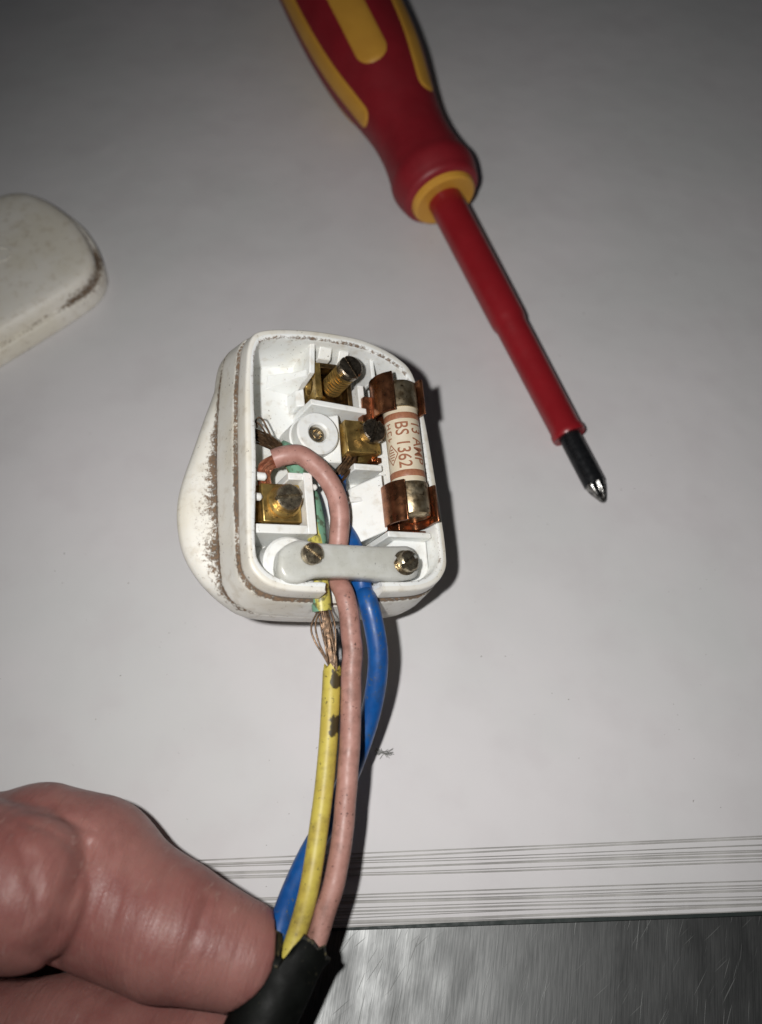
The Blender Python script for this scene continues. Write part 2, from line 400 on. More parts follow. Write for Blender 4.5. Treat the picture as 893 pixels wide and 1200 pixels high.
outer = [(RR-1.0, -.05, 0), (RR-.35, -.02, .05), (RR-.08, -.22, .3*topr+.12), (RR+.05, -.6, .04), (RR+.42, -2.7, .05), (RR+.45, -3.2, .35), (RR+.30, -3.45, gsm), (RR-.15, -3.7, gsm),
         (RR-.15, -4.15, gsm), (RR+.75, -4.35, gsm*.95), (RR+.95, -4.65, .38), (RR+1.08, -5.3, .06), (RR+1.9, -10.0, .06), (RR+2.0, -10.6, .45*left+.15), (RR+1.95, -11.0, .85*left+.1),
         (RR+2.1, -11.25, .85*left+.1), (RR+2.1+(B-RR-2.1)*.15, -11.5, .78*left), (RR+2.1+(B-RR-2.1)*.45, -12.05, .58*left*np.clip(.6-ST, 0, 1)), (RR+2.1+(B-RR-2.1)*.72, -12.7, .42*left*np.clip(.35-ST, 0, 1)), (RR+2.1+(B-RR-2.1)*.92, -13.5, 0), (B, -14.4, 0), (B-.2, -15.2, 0), (B-.9, -15.8, 0), (B-2, -16, 0)]
mb = loft(outer, True, floor=False); mb.f += [tuple(range((len(outer)-1)*NA, len(outer)*NA))]
shell = mb.build('shell', 'plug_outer', plug, angle=50)
inner = [(RR-3.0, -11, .12), (RR-2.6, -10.6, .2), (RR-2.05, -4, .0), (RR-1.95, -.7, .05), (RR-1.85, -.25, .42+.4*topr), (RR-1.6, -.04, .34+.4*topr), (RR-1.0, -.05, .06)]
mb = loft(inner, True, floor=False); mb.f += [tuple(reversed(range(NA)))]
tag(mb.build('inner_tray', 'plug_inner', plug, angle=50), 'bright white inner tray of the plug')

def white(name, fn, bevel=.18, grime=.0):
    mb = MB(); fn(mb); mb.at['grime'] = [grime]*len(mb.v)
    return mb.build(name, 'plug_inner', plug, bevel=bevel)
zf = -11.05
# earth terminal pocket
white('partition', lambda m: m.hexa([(-3.6, 19.0, zf), (-2.5, 19.0, zf), (-2.5, 25.6, zf), (-3.6, 25.6, zf)], [(-3.6, 20.0, -3.0), (-2.5, 20.0, -3.0), (-2.5, 25.6, -1.6), (-3.6, 25.6, -1.6)]))
white('gusset', lambda m: m.hexa([(-9.5, 19.5, zf), (-3.4, 18.6, zf), (-3.4, 21.5, zf), (-9.0, 22.5, zf)], [(-5.0, 20.2, -6.5), (-3.45, 20.0, -4.2), (-3.45, 21.3, -4.0), (-5.0, 21.5, -6.2)]))
white('partition', lambda m: m.hexa([(-4.4, 13.0, zf), (7.4, 12.0, zf), (7.4, 13.4, zf), (-4.4, 14.4, zf)], [(-4.0, 13.3, -2.6), (7.2, 12.2, -2.2), (7.2, 13.3, -2.2), (-4.0, 14.4, -2.6)]))
white('partition', lambda m: m.box(6.3, 7.6, 13.2, 18.6, zf, -3.2))
white('rib', lambda m: m.hexa([(-1.6, 23.2, zf), (1.2, 23.0, zf), (1.2, 25.6, zf), (-1.6, 25.6, zf)], [(-1.4, 23.4, -3.4), (1.2, 23.2, -3.4), (1.2, 25.2, -2.0), (-1.4, 25.2, -2.0)]))
white('rib', lambda m: m.hexa([(2.4, 22.6, zf), (4.9, 22.3, zf), (4.9, 25.4, zf), (2.4, 25.4, zf)], [(2.6, 22.9, -3.4), (4.7, 22.6, -3.4), (4.7, 24.9, -2.0), (2.6, 24.9, -2.0)]))
white('rib', lambda m: m.box(9.2, 10.0, 19.5, 25.0, zf, -2.4))
white('ledge', lambda m: m.hexa([(-5.2, 14.6, zf), (-3.2, 14.6, zf), (-3.2, 18.6, zf), (-5.4, 18.2, zf)], [(-4.9, 14.8, -7.4), (-3.4, 14.8, -6.8), (-3.4, 18.4, -6.8), (-5.0, 18.0, -7.4)]))
# centre boss
def boss(m):
    m.lathe([(4.7, zf), (4.55, -5.2), (4.25, -5.0), (4.15, -2.35), (3.85, -2.05), (2.1, -2.05), (1.75, -2.4), (1.75, -5.0)], (-3.3, 7.4, 0), (0, 0, 1), 48)
boss_o = white('screw_boss', boss, bevel=0)
mb = MB(); mb.lathe([(1.6, -5.0), (1.6, -3.2), (1.35, -2.85), (.95, -2.8), (.7, -3.5), (.1, -3.7)], (-3.3, 7.4, 0), (0, 0, 1), 28); mb.build('screw', 'nickel_screw', boss_o)
white('boss_foot', lambda m: m.hexa([(-5.6, 2.4, zf), (1.9, 2.0, zf), (1.9, 12.2, zf), (-6.0, 11.5, zf)], [(-5.2, 3.0, -5.3), (1.7, 2.4, -3.6), (1.7, 12.0, -3.2), (-5.6, 11.0, -5.3)]), .3)
# neutral terminal housing
white('partition', lambda m: m.box(-7.0, -5.3, -12.1, -.6, zf, -2.0))
white('partition', lambda m: m.box(-16.6, -6.9, -12.15, -10.5, zf, -2.05))
white('partition', lambda m: m.box(-9.8, -6.9, -2.0, -.65, zf, -2.3))
white('lug', lambda m: m.tube([(-17.2, -1.5, -2.6), (-14.2, -1.7, -2.6), (-13.9, -1.7, -2.6)], [.75, .75, .45], 14), 0)
white('lug', lambda m: m.tube([(-17.2, -5.4, -2.6), (-15.3, -5.5, -2.6), (-15.0, -5.5, -2.6)], [.7, .7, .4], 14), 0)
white('lug', lambda m: m.tube([(-5.5, -3.0, -3.0), (-4.5, -3.0, -3.0), (-4.2, -3.0, -3.0)], [.6, .6, .35], 14), 0)
# fuse side partitions
white('partition', lambda m: m.box(3.6, 9.4, .9, 2.1, zf, -2.6))
white('sloping_panel', lambda m: m.hexa([(1.6, -13.6, zf), (8.6, -11.3, zf), (8.6, .2, zf), (1.6, -3.0, zf)], [(2.2, -13.4, -5.2), (8.5, -11.2, -1.3), (8.5, -.2, -1.3), (3.2, -2.2, -4.4)]), .25)
white('tab', lambda m: m.hexa([(1.9, -5.4, -5.6), (4.9, -5.2, -3.9), (4.6, -4.3, -3.9), (1.9, -4.0, -5.6)], [(1.6, -5.2, -3.7), (5.0, -5.0, -3.3), (4.7, -4.3, -3.3), (1.6, -4.1, -3.7)]), .12)
white('partition', lambda m: m.hexa([(8.4, -12.5, zf), (18.0, -12.5, zf), (18.0, -11.3, zf), (8.4, -11.3, zf)], [(8.4, -12.4, -1.2), (17.6, -12.4, -1.5), (17.6, -11.3, -1.5), (8.4, -11.3, -1.2)]))
white('clamp_seat', lambda m: m.prism([(6.6, -21.0), (16.0, -21.0), (17.4, -19.4), (17.6, -12.3), (10.8, -12.3), (6.6, -15.2)], zf, -3.4), .4)
white('clamp_seat', lambda m: m.lathe([(5.2, zf), (5.0, -2.6), (4.6, -2.2)], (-10.6, -17.6, 0), (0, 0, 1), 40), 0)
white('partition', lambda m: m.box(-5.4, -4.2, -21.2, -19.4, zf, -3.5))
# fuse tray
white('fuse_ledge', lambda m: m.box(9.6, 17.0, -3.6, 11.6, zf, -4.2))

# brass pins under the base
mb = MB(); mb.box(-4, 4, 9, 13, -16.1, -35); 
for nm, x, y, ww, hh, L in (('pin', 0, 11, 4.0, 7.9, 22.7), ('pin', -11.1, -11, 6.3, 4.0, 17.7), ('pin', 11.1, -11, 6.3, 4.0, 17.7)):
    mb = MB()
    a, b = ww/2, hh/2
    mb.hexa([(x-a+.8, y-b+.8, -16-L), (x+a-.8, y-b+.8, -16-L), (x+a-.8, y+b-.8, -16-L), (x-a+.8, y+b-.8, -16-L)], [(x-a, y-b, -16-L+1.2), (x+a, y-b, -16-L+1.2), (x+a, y+b, -16-L+1.2), (x-a, y+b, -16-L+1.2)])
    mb.box(x-a, x+a, y-b, y+b, -16-L+1.2, -15.9)
    mb.build(nm, 'brass', plug, bevel=.15)

# ---- terminals
def terminal(name, label=None): 
    return None
# earth: holed side plate, base plate, long backed-out screw
mb = MB(); mb.box(-1.2, 6.1, 14.6, 22.8, -10.6, -8.4); mb.box(-1.2, 6.1, 21.9, 23.0, -8.5, -4.2); mb.box(5.2, 6.2, 14.8, 21.9, -8.5, -5.6)
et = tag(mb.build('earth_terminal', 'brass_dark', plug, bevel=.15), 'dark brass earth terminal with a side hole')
mb = MB(); holed(mb, 7.2, 6.6, 1.3, 1.75, 28, lambda x, y, d: (-2.3+d, 19.0+x, -6.9+y), 0, .2); mb.build('side_plate', 'brass', et, bevel=.15)
mb = MB(); prof = [(1.7, -9.2)]
for k in range(9): prof += [(1.75, -9.0+k*.95), (2.2, -8.8+k*.95), (2.2, -8.45+k*.95), (1.75, -8.40+k*.95)]
prof += [(1.75, -.3)]
mb.lathe(prof, (3.1, 19.9, 0), (0, 0, 1), 28); sh = mb.build('screw_thread', 'brass', et, angle=20)
mb = MB(); screw_head(mb, (3.1, 19.9, -.35), 2.35, 1.8, .5); mb.build('screw_head', 'steel_screw', et, bevel=0)
# live: block with wire hole, screw
mb = MB(); holed(mb, 7.0, 6.6, 6.4, 1.7, 28, lambda x, y, d: (5.6+x, 4.0+d, -5.0+y), -.2, -.6)
lt = tag(mb.build('live_terminal', 'brass', plug, bevel=.2), 'bright brass live terminal block beside the fuse')
mb = MB(); mb.lathe([(1.9, -2.2), (1.9, -.9)], (7.0, 7.7, 0), (0, 0, 1), 28); screw_head(mb, (7.0, 7.7, -.95), 2.35, 1.75, -.35); mb.build('screw_head', 'steel_screw', lt)
mb = MB(); mb.box(8.3, 10.2, 3.4, 9.6, -6.5, -4.4); mb.box(8.8, 9.8, 2.8, 3.9, -8, -3.2); mb.build('bus_strip', 'copper_clip', lt, bevel=.2)
# neutral: block, collar, big slotted screw
mb = MB(); holed(mb, 7.3, 6.4, 7.2, 1.8, 28, lambda x, y, d: (-10.9+x, -9.6+d, -6.9+y), -.6, .3)
nt = tag(mb.build('neutral_terminal', 'brass', plug, bevel=.25), 'golden brass neutral terminal block in its white housing')
mb = MB(); mb.lathe([(3.1, -3.9), (3.1, -3.3), (2.7, -2.9)], (-10.4, -5.8, 0), (0, 0, 1), 32); mb.build('collar', 'brass', nt)
mb = MB(); screw_head(mb, (-10.3, -5.7, -2.95), 2.45, 2.0, math.radians(97), slot=.75, depth=.95); mb.build('screw_head', 'nickel_screw', nt)
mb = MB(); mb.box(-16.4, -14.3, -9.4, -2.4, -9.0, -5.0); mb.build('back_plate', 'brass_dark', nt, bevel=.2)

# ---- fuse clips
FX, FZ = 13.1, .15
def ribbon(mb, prof, y0, y1, th=.5):
    """bent strip: (x, z) centre line given thickness and extruded along y"""
    P = [Vector((p.x, p.z)) for p in spline([(x, 0, z) for x, z in prof], 5)]; A, B_ = [], []
    for i, p in enumerate(P):
        d = (P[min(i+1, len(P)-1)]-P[max(i-1, 0)]).normalized(); nn = Vector((-d.y, d.x))*th/2
        A.append(p+nn); B_.append(p-nn)
    poly = A+B_[::-1]; n = len(poly); m = len(P)
    vs = [(q.x, y, q.y) for y in (y0, y1) for q in poly]
    fs = [(i, (i+1) % n, n+(i+1) % n, n+i) for i in range(n)]
    for i in range(m-1):
        q = (i, i+1, n-2-i, n-1-i); fs += [q, tuple(n+j for j in reversed(q))]
    mb.add(vs, fs)
def clip(y0, y1):
    mb = MB()
    ribbon(mb, [(FX+1, FZ-4.1), (FX-2.2, FZ-4.05), (FX-4.1, FZ-3.2), (FX-4.9, FZ-1.2), (FX-4.75, FZ+1.0), (FX-4.1, FZ+2.4), (FX-3.3, FZ+3.2), (FX-2.9, FZ+3.7)], y0, y1)
    ribbon(mb, [(FX-1, FZ-4.0), (FX+2.2, FZ-3.9), (FX+3.4, FZ-2.6), (FX+3.85, FZ-.6), (FX+3.8, FZ+.8), (FX+4.0, FZ+1.8), (FX+4.3, FZ+2.3)], y0+.3, y1-.3)
    return mb
mb = clip(10.9, 18.7); mb.hexa([(6.2, 9.6, -4.6), (8.9, 9.4, -4.6), (9.4, 15.5, -4.6), (6.6, 15.8, -4.6)], [(6.4, 9.6, -3.4), (8.6, 9.4, -3.4), (8.3, 15.5, -1.6), (6.9, 15.8, -2.2)])
mb.build('fuse_clip', 'copper_clip', plug, bevel=.1)
mb = clip(-10.6, -2.9); mb.box(8.9, 17.4, -11.15, -10.5, -6.0, -3.0)
mb.build('fuse_clip', 'copper_clip', plug, bevel=.1)

# ---- cord clamp
def rounded(pts, r, n=6):
    out = []; m = len(pts)
    for i in range(m):
        p, a, b = Vector(pts[i]), Vector(pts[i-1]), Vector(pts[(i+1) % m])
        u, v = (a-p), (b-p); rr = min(r, u.length*.45, v.length*.45); u.normalize(); v.normalize()
        s0, s1 = p+u*rr, p+v*rr
        for k in range(n+1):
            t = k/n; out.append(tuple(s0*(1-t)**2+p*2*t*(1-t)+s1*t*t))
    return out
CL = rounded([(-14.3, -19.4), (-13.6, -15.6), (-10.0, -13.9), (-7.2, -14.6), (4.0, -15.0), (11.8, -14.6), (13.0, -17.0), (12.6, -20.6), (8.2, -21.2), (-2.0, -20.6), (-7.6, -20.6), (-10.6, -21.9), (-13.2, -21.4)], 1.8, 5)
nC = len(CL); cc = Vector((-1, -17.7))
def arch(x): return 1.0*max(0, 1-((x+.8)/9.5)**2)
mb = MB(); vs = []
for ins, z, ar in ((.35, -2.1, 1), (0, -1.75, 1), (0, .55, 1), (.18, .95, 1), (.6, 1.2, 1), (1.6, 1.3, 1)):
    for x, y in CL:
        d = Vector((x, y))-cc
        xx, yy = x-math.copysign(min(ins, abs(d.x)), d.x), y-math.copysign(min(ins, abs(d.y)*.9), d.y)
        vs.append((xx, yy, z+arch(xx)*.35))
fs = [(k*nC+i, k*nC+(i+1) % nC, (k+1)*nC+(i+1) % nC, (k+1)*nC+i) for k in range(5) for i in range(nC)]+[tuple(reversed(range(nC))), tuple(range(5*nC, 6*nC))]
mb.add(vs, fs); clamp = tag(mb.build('cord_clamp', 'clamp', plug, angle=50), 'grey translucent cord clamp bar across the wires')
mb = MB(); screw_head(mb, (-8.3, -16.9, 1.25), 1.9, 1.5, .9, slot=.6, depth=.7); mb.build('screw', 'nickel_screw', clamp)
mb = MB(); mb.lathe([(2.3, 1.15), (2.3, 1.4)], (9.8, -18.0, 0), (0, 0, 1), 24); screw_head(mb, (9.9, -18.0, 1.2), 1.95, 1.7, 2.2, slot=.9, depth=.9, d=(.2, .05, 1)); mb.build('screw', 'nickel_screw', clamp)

# ================================================================== fuse
fuse = empty('fuse', W(FX, 4.7, FZ), 'cream cartridge fuse printed BS 1362 and 13 AMP held in copper clips', 'fuse')
fuse.rotation_euler = PR.to_euler()
FR = 3.3; y0, y1 = -13.9, 12.9        # along local y about the fuse centre
mb = MB(); mb.lathe([(FR, -9.0), (FR, 9.2)], (0, 0, 0), (0, 1, 0), 56); tube = mb.build('ceramic_tube', 'ceramic', fuse)
for ya, yb in ((-7.6, y0), (7.2, y1)):
    L = abs(yb-ya); mb = MB(); mb.lathe([(FR+.02, 0), (FR+.22, .05), (FR+.24, .4), (FR+.24, L-.7), (FR+.05, L-.25), (FR-.5, L)], (0, ya, 0), (0, math.copysign(1, yb-ya), 0), 56); mb.build('end_cap', 'fuse_cap', fuse)
for ya in (-6.6, 4.8):
    mb = MB(); mb.lathe([(FR+.02, 0), (FR+.03, .02), (FR+.03, 1.25), (FR+.02, 1.27)], (0, ya, 0), (0, 1, 0), 56, caps=False); mb.build('printed_band', 'fuse_print', tube)
def wrap(vs2, fs2, name, a_mid, y_top):
    """2D print (u along -y, v around) laid on the tube"""
    mb = MB(); R_ = FR+.035; out = []
    for u, v in vs2:
        a = a_mid-v/R_
        out.append((R_*math.cos(a), y_top-u, R_*math.sin(a)))
    mb.add(out, fs2); return mb.build(name, 'fuse_print', tube)
def text(body, size, a_mid, y_top, squeeze=1.0):
    cu = bpy.data.curves.new('t', 'FONT'); cu.body = body; cu.size = size; cu.offset = .012*size; cu.resolution_u = 4
    ob = bpy.data.objects.new('t', cu); COL.objects.link(ob); bpy.context.view_layer.update()
    me = bpy.data.meshes.new_from_object(ob); bpy.data.objects.remove(ob)
    bm = bmesh.new(); bm.from_mesh(me)
    for k in range(1, 8):
        bmesh.ops.bisect_plane(bm, geom=bm.verts[:]+bm.edges[:]+bm.faces[:], plane_co=(0, k*size*.1, 0), plane_no=(0, 1, 0))
    bmesh.ops.triangulate(bm, faces=bm.faces[:])
    vs = [(v.co.x*squeeze, v.co.y-size*.35) for v in bm.verts]; bm.verts.index_update(); fs = [tuple(v.index for v in f.verts) for f in bm.faces]
    bm.free(); bpy.data.meshes.remove(me)
    return wrap(vs, fs, 'printed_text', a_mid, y_top)
text('BS 1362', 3.6, math.radians(120), 4.3, .78)
text('13 AMP', 3.3, math.radians(68), 4.3, .80)
def strokes(segs, wd, name, a_mid, y_top):
    vs, fs = [], []
    for (ua, va, ub, vb) in segs:
        d = Vector((ub-ua, vb-va)); nrm = Vector((-d.y, d.x)).normalized()*wd/2
        for k in range(6):
            for tt in (k/6, (k+1)/6):
                p = Vector((ua, va))+d*tt; vs += [tuple(p-nrm), tuple(p+nrm)]
            b = len(vs)-4; fs.append((b, b+1, b+3, b+2))
    return wrap(vs, fs, name, a_mid, y_top)
strokes([(0, 0, 2.0, 1.35), (2.0, 1.35, 4.0, 0), (4.0, 0, 2, -1.35), (2, -1.35, 0, 0)], .2, 'printed_mark', math.radians(166), .0)
strokes([(1.0, -.35, 1.0, .4), (1.5, -.6, 1.5, .6), (2.0, -.7, 2.0, .7), (2.5, -.6, 2.5, .6), (3.0, -.35, 3.0, .4)], .22, 'printed_mark', math.radians(166), .0)
strokes([(0, -.5, 0, .5), (.8, -.5, .8, .5), (0, 0, .8, 0), (1.5, -.5, 1.5, .5), (1.5, .5, 2.3, .5), (1.5, -.5, 2.3, -.5), (2.9, -.5, 2.9, .5), (2.9, -.5, 3.4, -.1)], .24, 'printed_mark', math.radians(168), 4.1)

# ================================================================== flex cord
CO = Vector((-13, -90, 17))
cord = empty('flex_cord', CO, 'stripped black flex with pink, yellow and blue wires held by a hand', 'cord')
def jitter(path, amp, sc_=.12, seed=0):
    return [p+Vector(mnoise.noise_vector(p*sc_+Vector((seed, 0, 0))))*amp for p in path]
WR = 1.88
pink = [W(-12.4, 1.6, -2.4), W(-10.5, 2.2, -1.6), W(-7.8, 2.3, -1), W(-5.2, .6, -.8), W(-3.2, -1.8, -.8), W(-1.5, -5.2, -.9), W(-.9, -9, -1.2), W(-.9, -12.5, -2.4), W(-1.1, -16, -3.6), W(-1.2, -20, -3.6), (-6.2, -33.2, 31.0),
        (-5.3, -38.5, 29.4), (-5.0, -44, 27.6), (-5.1, -52, 25.5), (-5.4, -59, 24), (-5.8, -66.5, 22.3), (-6.6, -73.6, 20.9), (-8.2, -80.5, 19.2), (-10.0, -86, 17.6), (-12.4, -92, 16.6), (-15, -98, 16)]
mb = MB(); mb.tube(jitter(spline(pink, 8), .26, .2), WR*.95, 20); mb.build('pink_wire', 'pink', cord, CO)
blue = [W(1.6, .5, -6.5), W(1.4, -4, -6.8), W(1.8, -9, -6.4), W(2.6, -13, -5), W(3.3, -17.5, -4.0), W(3.6, -22, -4.2), (-2.3, -33.2, 28.2), (-1.2, -37.4, 26.5), (-.5, -42, 24.0), (-1.0, -47, 20.8), (-2.4, -52, 17.0),
        (-5.2, -59, 13.8), (-8.6, -67, 13.2), (-12.2, -73.5, 14.2), (-14.9, -80, 15.8), (-16.3, -85.3, 17.0), (-17.0, -89, 17.0), (-18.2, -95, 16.5)]
mb = MB(); mb.tube(jitter(spline(blue, 8), .15, seed=3), WR*.98, 20); mb.build('blue_wire', 'blue', cord, CO)
yel = [(-8.55, -45.2, 26.4), (-8.65, -50, 25.6), (-8.9, -56, 24.3), (-9.5, -64, 22.9), (-10.3, -71.5, 21.7), (-11.4, -78.5, 20.6), (-12.7, -84, 19.2), (-14.2, -88.5, 18.2), (-16.4, -94.5, 17.2)]
yp = jitter(spline(yel, 8), .15, seed=5)
mb = MB(); mb.tube(yp, [WR*.86]*len(yp), 22, caps=False)
b0 = list(range(22)); mb.add([yp[0]+Vector((0, .1, -.2))], []); 
for k in range(22):      # ragged torn end
    v = Vector(mb.v[k]); mb.v[k] = tuple(v+(yp[0]-yp[1]).normalized()*random.uniform(-.6, 1.1))
mb.f += [(k, (k+1) % 22, len(mb.v)-1) for k in range(22)]
yt = yp[0]; sc_v = []
for q in mb.v:
    q = Vector(q); t = (yt-q).length; side = max(0, min(1, (q.x-yt.x+1.4)/1.6))
    sc_v.append(max(.62*math.exp(-(t/1.3)**2), .85*side*math.exp(-((t-2.6)/1.3)**2), .8*side*math.exp(-((t-9.5)/3.2)**2)))
mb.at['scorch'] = sc_v
mb.build('yellow_wire', 'yellow', cord, CO)
def striped(path, r, name, phase, turns=0.0, n=24):
    mb = MB(); mb.tube(path, r, n)
    st = []
    for i in range(len(path)):
        for k in range(n):
            a = 2*math.pi*k/n+phase+turns*i/len(path)
            st.append(.5+.5*math.cos(a)-.30+.14*(i/len(path))**2)
    mb.at['stripe'] = st
    return mb.build(name, 'green', cord, CO)
gre = [W(-10.2, 4.6, -4.4), W(-8.6, 3.9, -4.6), W(-7.0, 2.2, -5.6), W(-5.5, -.5, -6.6), W(-4.2, -4, -6.2), W(-3.9, -8, -5.6), W(-4.1, -12, -5.2), W(-4.5, -16, -4.7), W(-4.7, -20, -4.6), W(-4.5, -23.4, -4.7), W(-4.3, -25.2, -5.0)]
striped(jitter(spline(gre, 8), .15, seed=8), WR*.93, 'green_yellow_wire', 4.2, 4.0)
def strands(name, ends, n, r, mat, spread=.9, frizz=.5, tip=0.0, seed=1, twist=0.0):
    rs = random.Random(seed); mb = MB(); base = spline(ends, 6); L = len(base)
    for k in range(n):
        a = rs.uniform(0, 6.28); q = math.sqrt(rs.random())*spread; sd = rs.uniform(0, 50)
        pts = []
        for i, p in enumerate(base):
            t = i/(L-1); d, u, v = basis(base[min(i+1, L-1)]-base[max(i-1, 0)])
            aa = a+twist*t; rad = q*(1+tip*t*t)
            w_ = Vector(mnoise.noise_vector(Vector((sd, t*2.2, 0))))*frizz*math.sin(math.pi*min(1, t*1.15))
            pts.append(p+(u*math.cos(aa)+v*math.sin(aa))*rad+w_)
        mb.tube(pts[:max(4, int(L*rs.uniform(.8, 1)))] if tip else pts, r, 6)
    o = mb.build(name, mat, cord, CO); return o
strands('strand_bundle', [W(-11.9, 1.5, -2.4), W(-13.4, .6, -2.8), W(-14.0, -.6, -3.6), W(-13.2, -2.6, -5.4)], 24, .2, 'strand_bright', 1.1, .35, 0, 2, .8)
strands('strand_bundle', [W(-9.6, 4.4, -4.4), W(-11.6, 5.5, -4.4), W(-13.4, 6.6, -4.6), W(-15.2, 7.0, -5.2), W(-16.4, 7.0, -5.8)], 30, .14, 'strand_dull', .95, .6, .75, 4)
mb = MB()
for pts in ([W(-11.5, 5.8, -4), W(-12.8, 8.2, -3.4), W(-13.8, 9.8, -3.2), W(-14.6, 9.6, -3.6), W(-14.4, 8.2, -4)], [W(-12, 5.6, -4), W(-13.9, 8.6, -3.6), W(-15.2, 9.2, -3.8), W(-15.9, 8.6, -4.4)], [W(-13.0, 5.6, -4), W(-15, 6.0, -3.8), W(-15.9, 5.4, -4.2), W(-15.2, 4.8, -4.6)]):
    mb.tube(spline(pts, 6), .17, 6)
mb.build('loose_strand', 'strand_dull', cord, CO)
strands('strand_bundle', [W(4.6, 5.2, -5.2), W(3.6, 3.0, -5.2), W(2.6, 1.2, -5.6), W(1.6, -1.2, -6.3)], 26, .18, 'strand_dull', 1.25, .25, 0, 6, 2.0)
strands('strand_bundle', [W(-4.4, -24.4, -4.8), (-9.9, -36.6, 29.2), (-9.2, -40, 28.1), (-8.4, -43.4, 27.1), (-8.3, -46.4, 26.3)], 40, .13, 'strand_dull', .9, .6, 0, 9, 1.6)
mb = MB()
for pts in ([(-10.6, -34.6, 30), (-12.1, -38.0, 29.4), (-11.6, -40.4, 28.8), (-9.9, -43.0, 27.6), (-8.9, -44.6, 26.8)], [(-10.2, -34.8, 30), (-11.4, -37.6, 29.4), (-10.8, -40.8, 28.6), (-9.3, -43.6, 27.3)], [(-9.0, -34.6, 29.6), (-8.1, -37.6, 29.0), (-7.9, -41, 28.0), (-8.0, -44.6, 26.8)]):
    mb.tube(spline(pts, 7), .17, 6)
mb.build('loose_strand', 'strand_dull', cord, CO)
mb = MB(); mb.tube(jitter(spline([(-7.6, -37.6, 27.4), (-7.2, -41, 26.8), (-7.3, -44.5, 26.0), (-7.4, -46.8, 25.4)], 6), .3, .5), [.5]*6+[.75]*6+[.9]*6+[.4], 10); mb.build('dark_tail', 'black_blade', cord, CO)  # dark swelling tube beside the strands

# sheath: thick black tube with a torn, slit end
SH = [(-13.1, -87.2, 17.3), (-14.5, -90.2, 17.2), (-16.5, -94.4, 16.8), (-19.0, -99.6, 16.4), (-23.4, -108.9, 15.6), (-29, -121, 14.6), (-40, -138, 12.6), (-58, -158, 6), (-80, -185, -1.5), (-100, -230, -2.6), (-104, -300, -2.6)]
sp = spline(SH, 9); n = 44; SR = 5.0
def sheath_ring(i, r):
    d, u, v = basis(sp[min(i+1, len(sp)-1)]-sp[max(i-1, 0)]); v = -v if v.z < 0 else v
    return [sp[i]+(u*math.cos(a)*1.05+v*math.sin(a)*.96)*r for a in [2*math.pi*k/n for k in range(n)]], d
rings = []
for r, ids in ((SR-1.5, range(12, -1, -1)), (SR, range(0, len(sp)))):
    for i in ids: rings.append((i, r))
vs = []
for i, r in rings:
    pts, d = sheath_ring(i, r)
    for k, p in enumerate(pts):
        a = 2*math.pi*k/n
        if i < 9:
            lip = (1-i/9)
            rag = mnoise.noise(Vector((k*.55, r, 3)))*1.3+.8*math.sin(a*2+1)
            gap = (a-math.radians(78)+math.pi) % (2*math.pi)-math.pi       # slit on top
            rag += 5.6*math.exp(-(gap/.20)**2)
            p = p+d*rag*lip
            p = p+(p-sp[i]).normalized()*(lip**2)*(.25+.35*abs(math.sin(a*1.5)))
        vs.append(p)
fs, fm = [], []
for q in range(len(rings)-1):
    for k in range(n):
        fs.append((q*n+k, q*n+(k+1) % n, (q+1)*n+(k+1) % n, (q+1)*n+k)); fm.append(1 if q in (11, 12, 13) else 0)
fs.append(tuple(range((len(rings)-1)*n, len(rings)*n))); fm.append(0)
mb = MB(); mb.add(vs, fs); mb.build('sheath', None, cord, CO, mats=[M['sheath'], M['torn_rubber']], fmat=fm, angle=60)
# ================================================================== plug cover lying on the paper
cover = empty('plug_cover', (-97.6, 62.5, 0), 'removed cream plug cover lying on the paper with a grimy corner', 'plug cover')
cover.rotation_euler = (0, 0, math.radians(-49))
COV = [(-10, 26.2), (-3, 27.5), (3, 27.5), (10, 26.2), (16.3, 23.6), (20.0, 19.0), (21.2, 12), (21.5, 0), (21.5, -14), (20, -20), (15, -23), (5, -23.6), (-5, -23.6), (-15, -23), (-20, -20), (-21.5, -14), (-21.5, 0), (-21.2, 12), (-20.0, 19.0), (-16.3, 23.6)]
_, RC = polar(COV, 0, 1, NA, 6)
cr = np.clip((np.cos(TH-math.radians(48))-.86)*9, 0, 1)
cov = [(RC-2.2, .4, .1), (RC-.5, .0, .3), (RC-.1, .2, .3), (RC, .6, .2), (RC-.1, 4.4, .06+.4*cr), (RC-.3, 4.8, .15+.5*cr), (RC-.75, 4.95, .4+.5*cr), (RC-1.45, 4.95, .52+.4*cr), (RC-1.6, 5.15, .5+.4*cr), (RC-1.65, 5.6, .2+.5*cr), (RC-1.75, 7.4, .05+.2*cr), (RC-2.1, 8.3, .0), (RC-2.9, 8.9, 0), (RC-4.6, 9.25, 0), (RC-8, 9.5, .1), (RC*.4, 9.7, 0), (RC*.12, 9.75, 0)]
mb = loft(cov, False, floor=False); k = len(mb.v); mb.v.append((0, 1, 9.75)); mb.at['grime'].append(0); b = (len(cov)-1)*NA
mb.f += [(b+i, b+(i+1) % NA, k) for i in range(NA)]
mb.build('shell', 'cover', cover, angle=60)
mb = MB(); mb.lathe([(2.6, 9.5), (2.6, 9.85), (2.3, 9.95), (1.9, 9.9), (1.7, 9.2), (.1, 9.2)], (0, 6, 0), (0, 0, 1), 28); mb.at['grime'] = [.3]*len(mb.v); mb.build('screw_well', 'cover', cover)

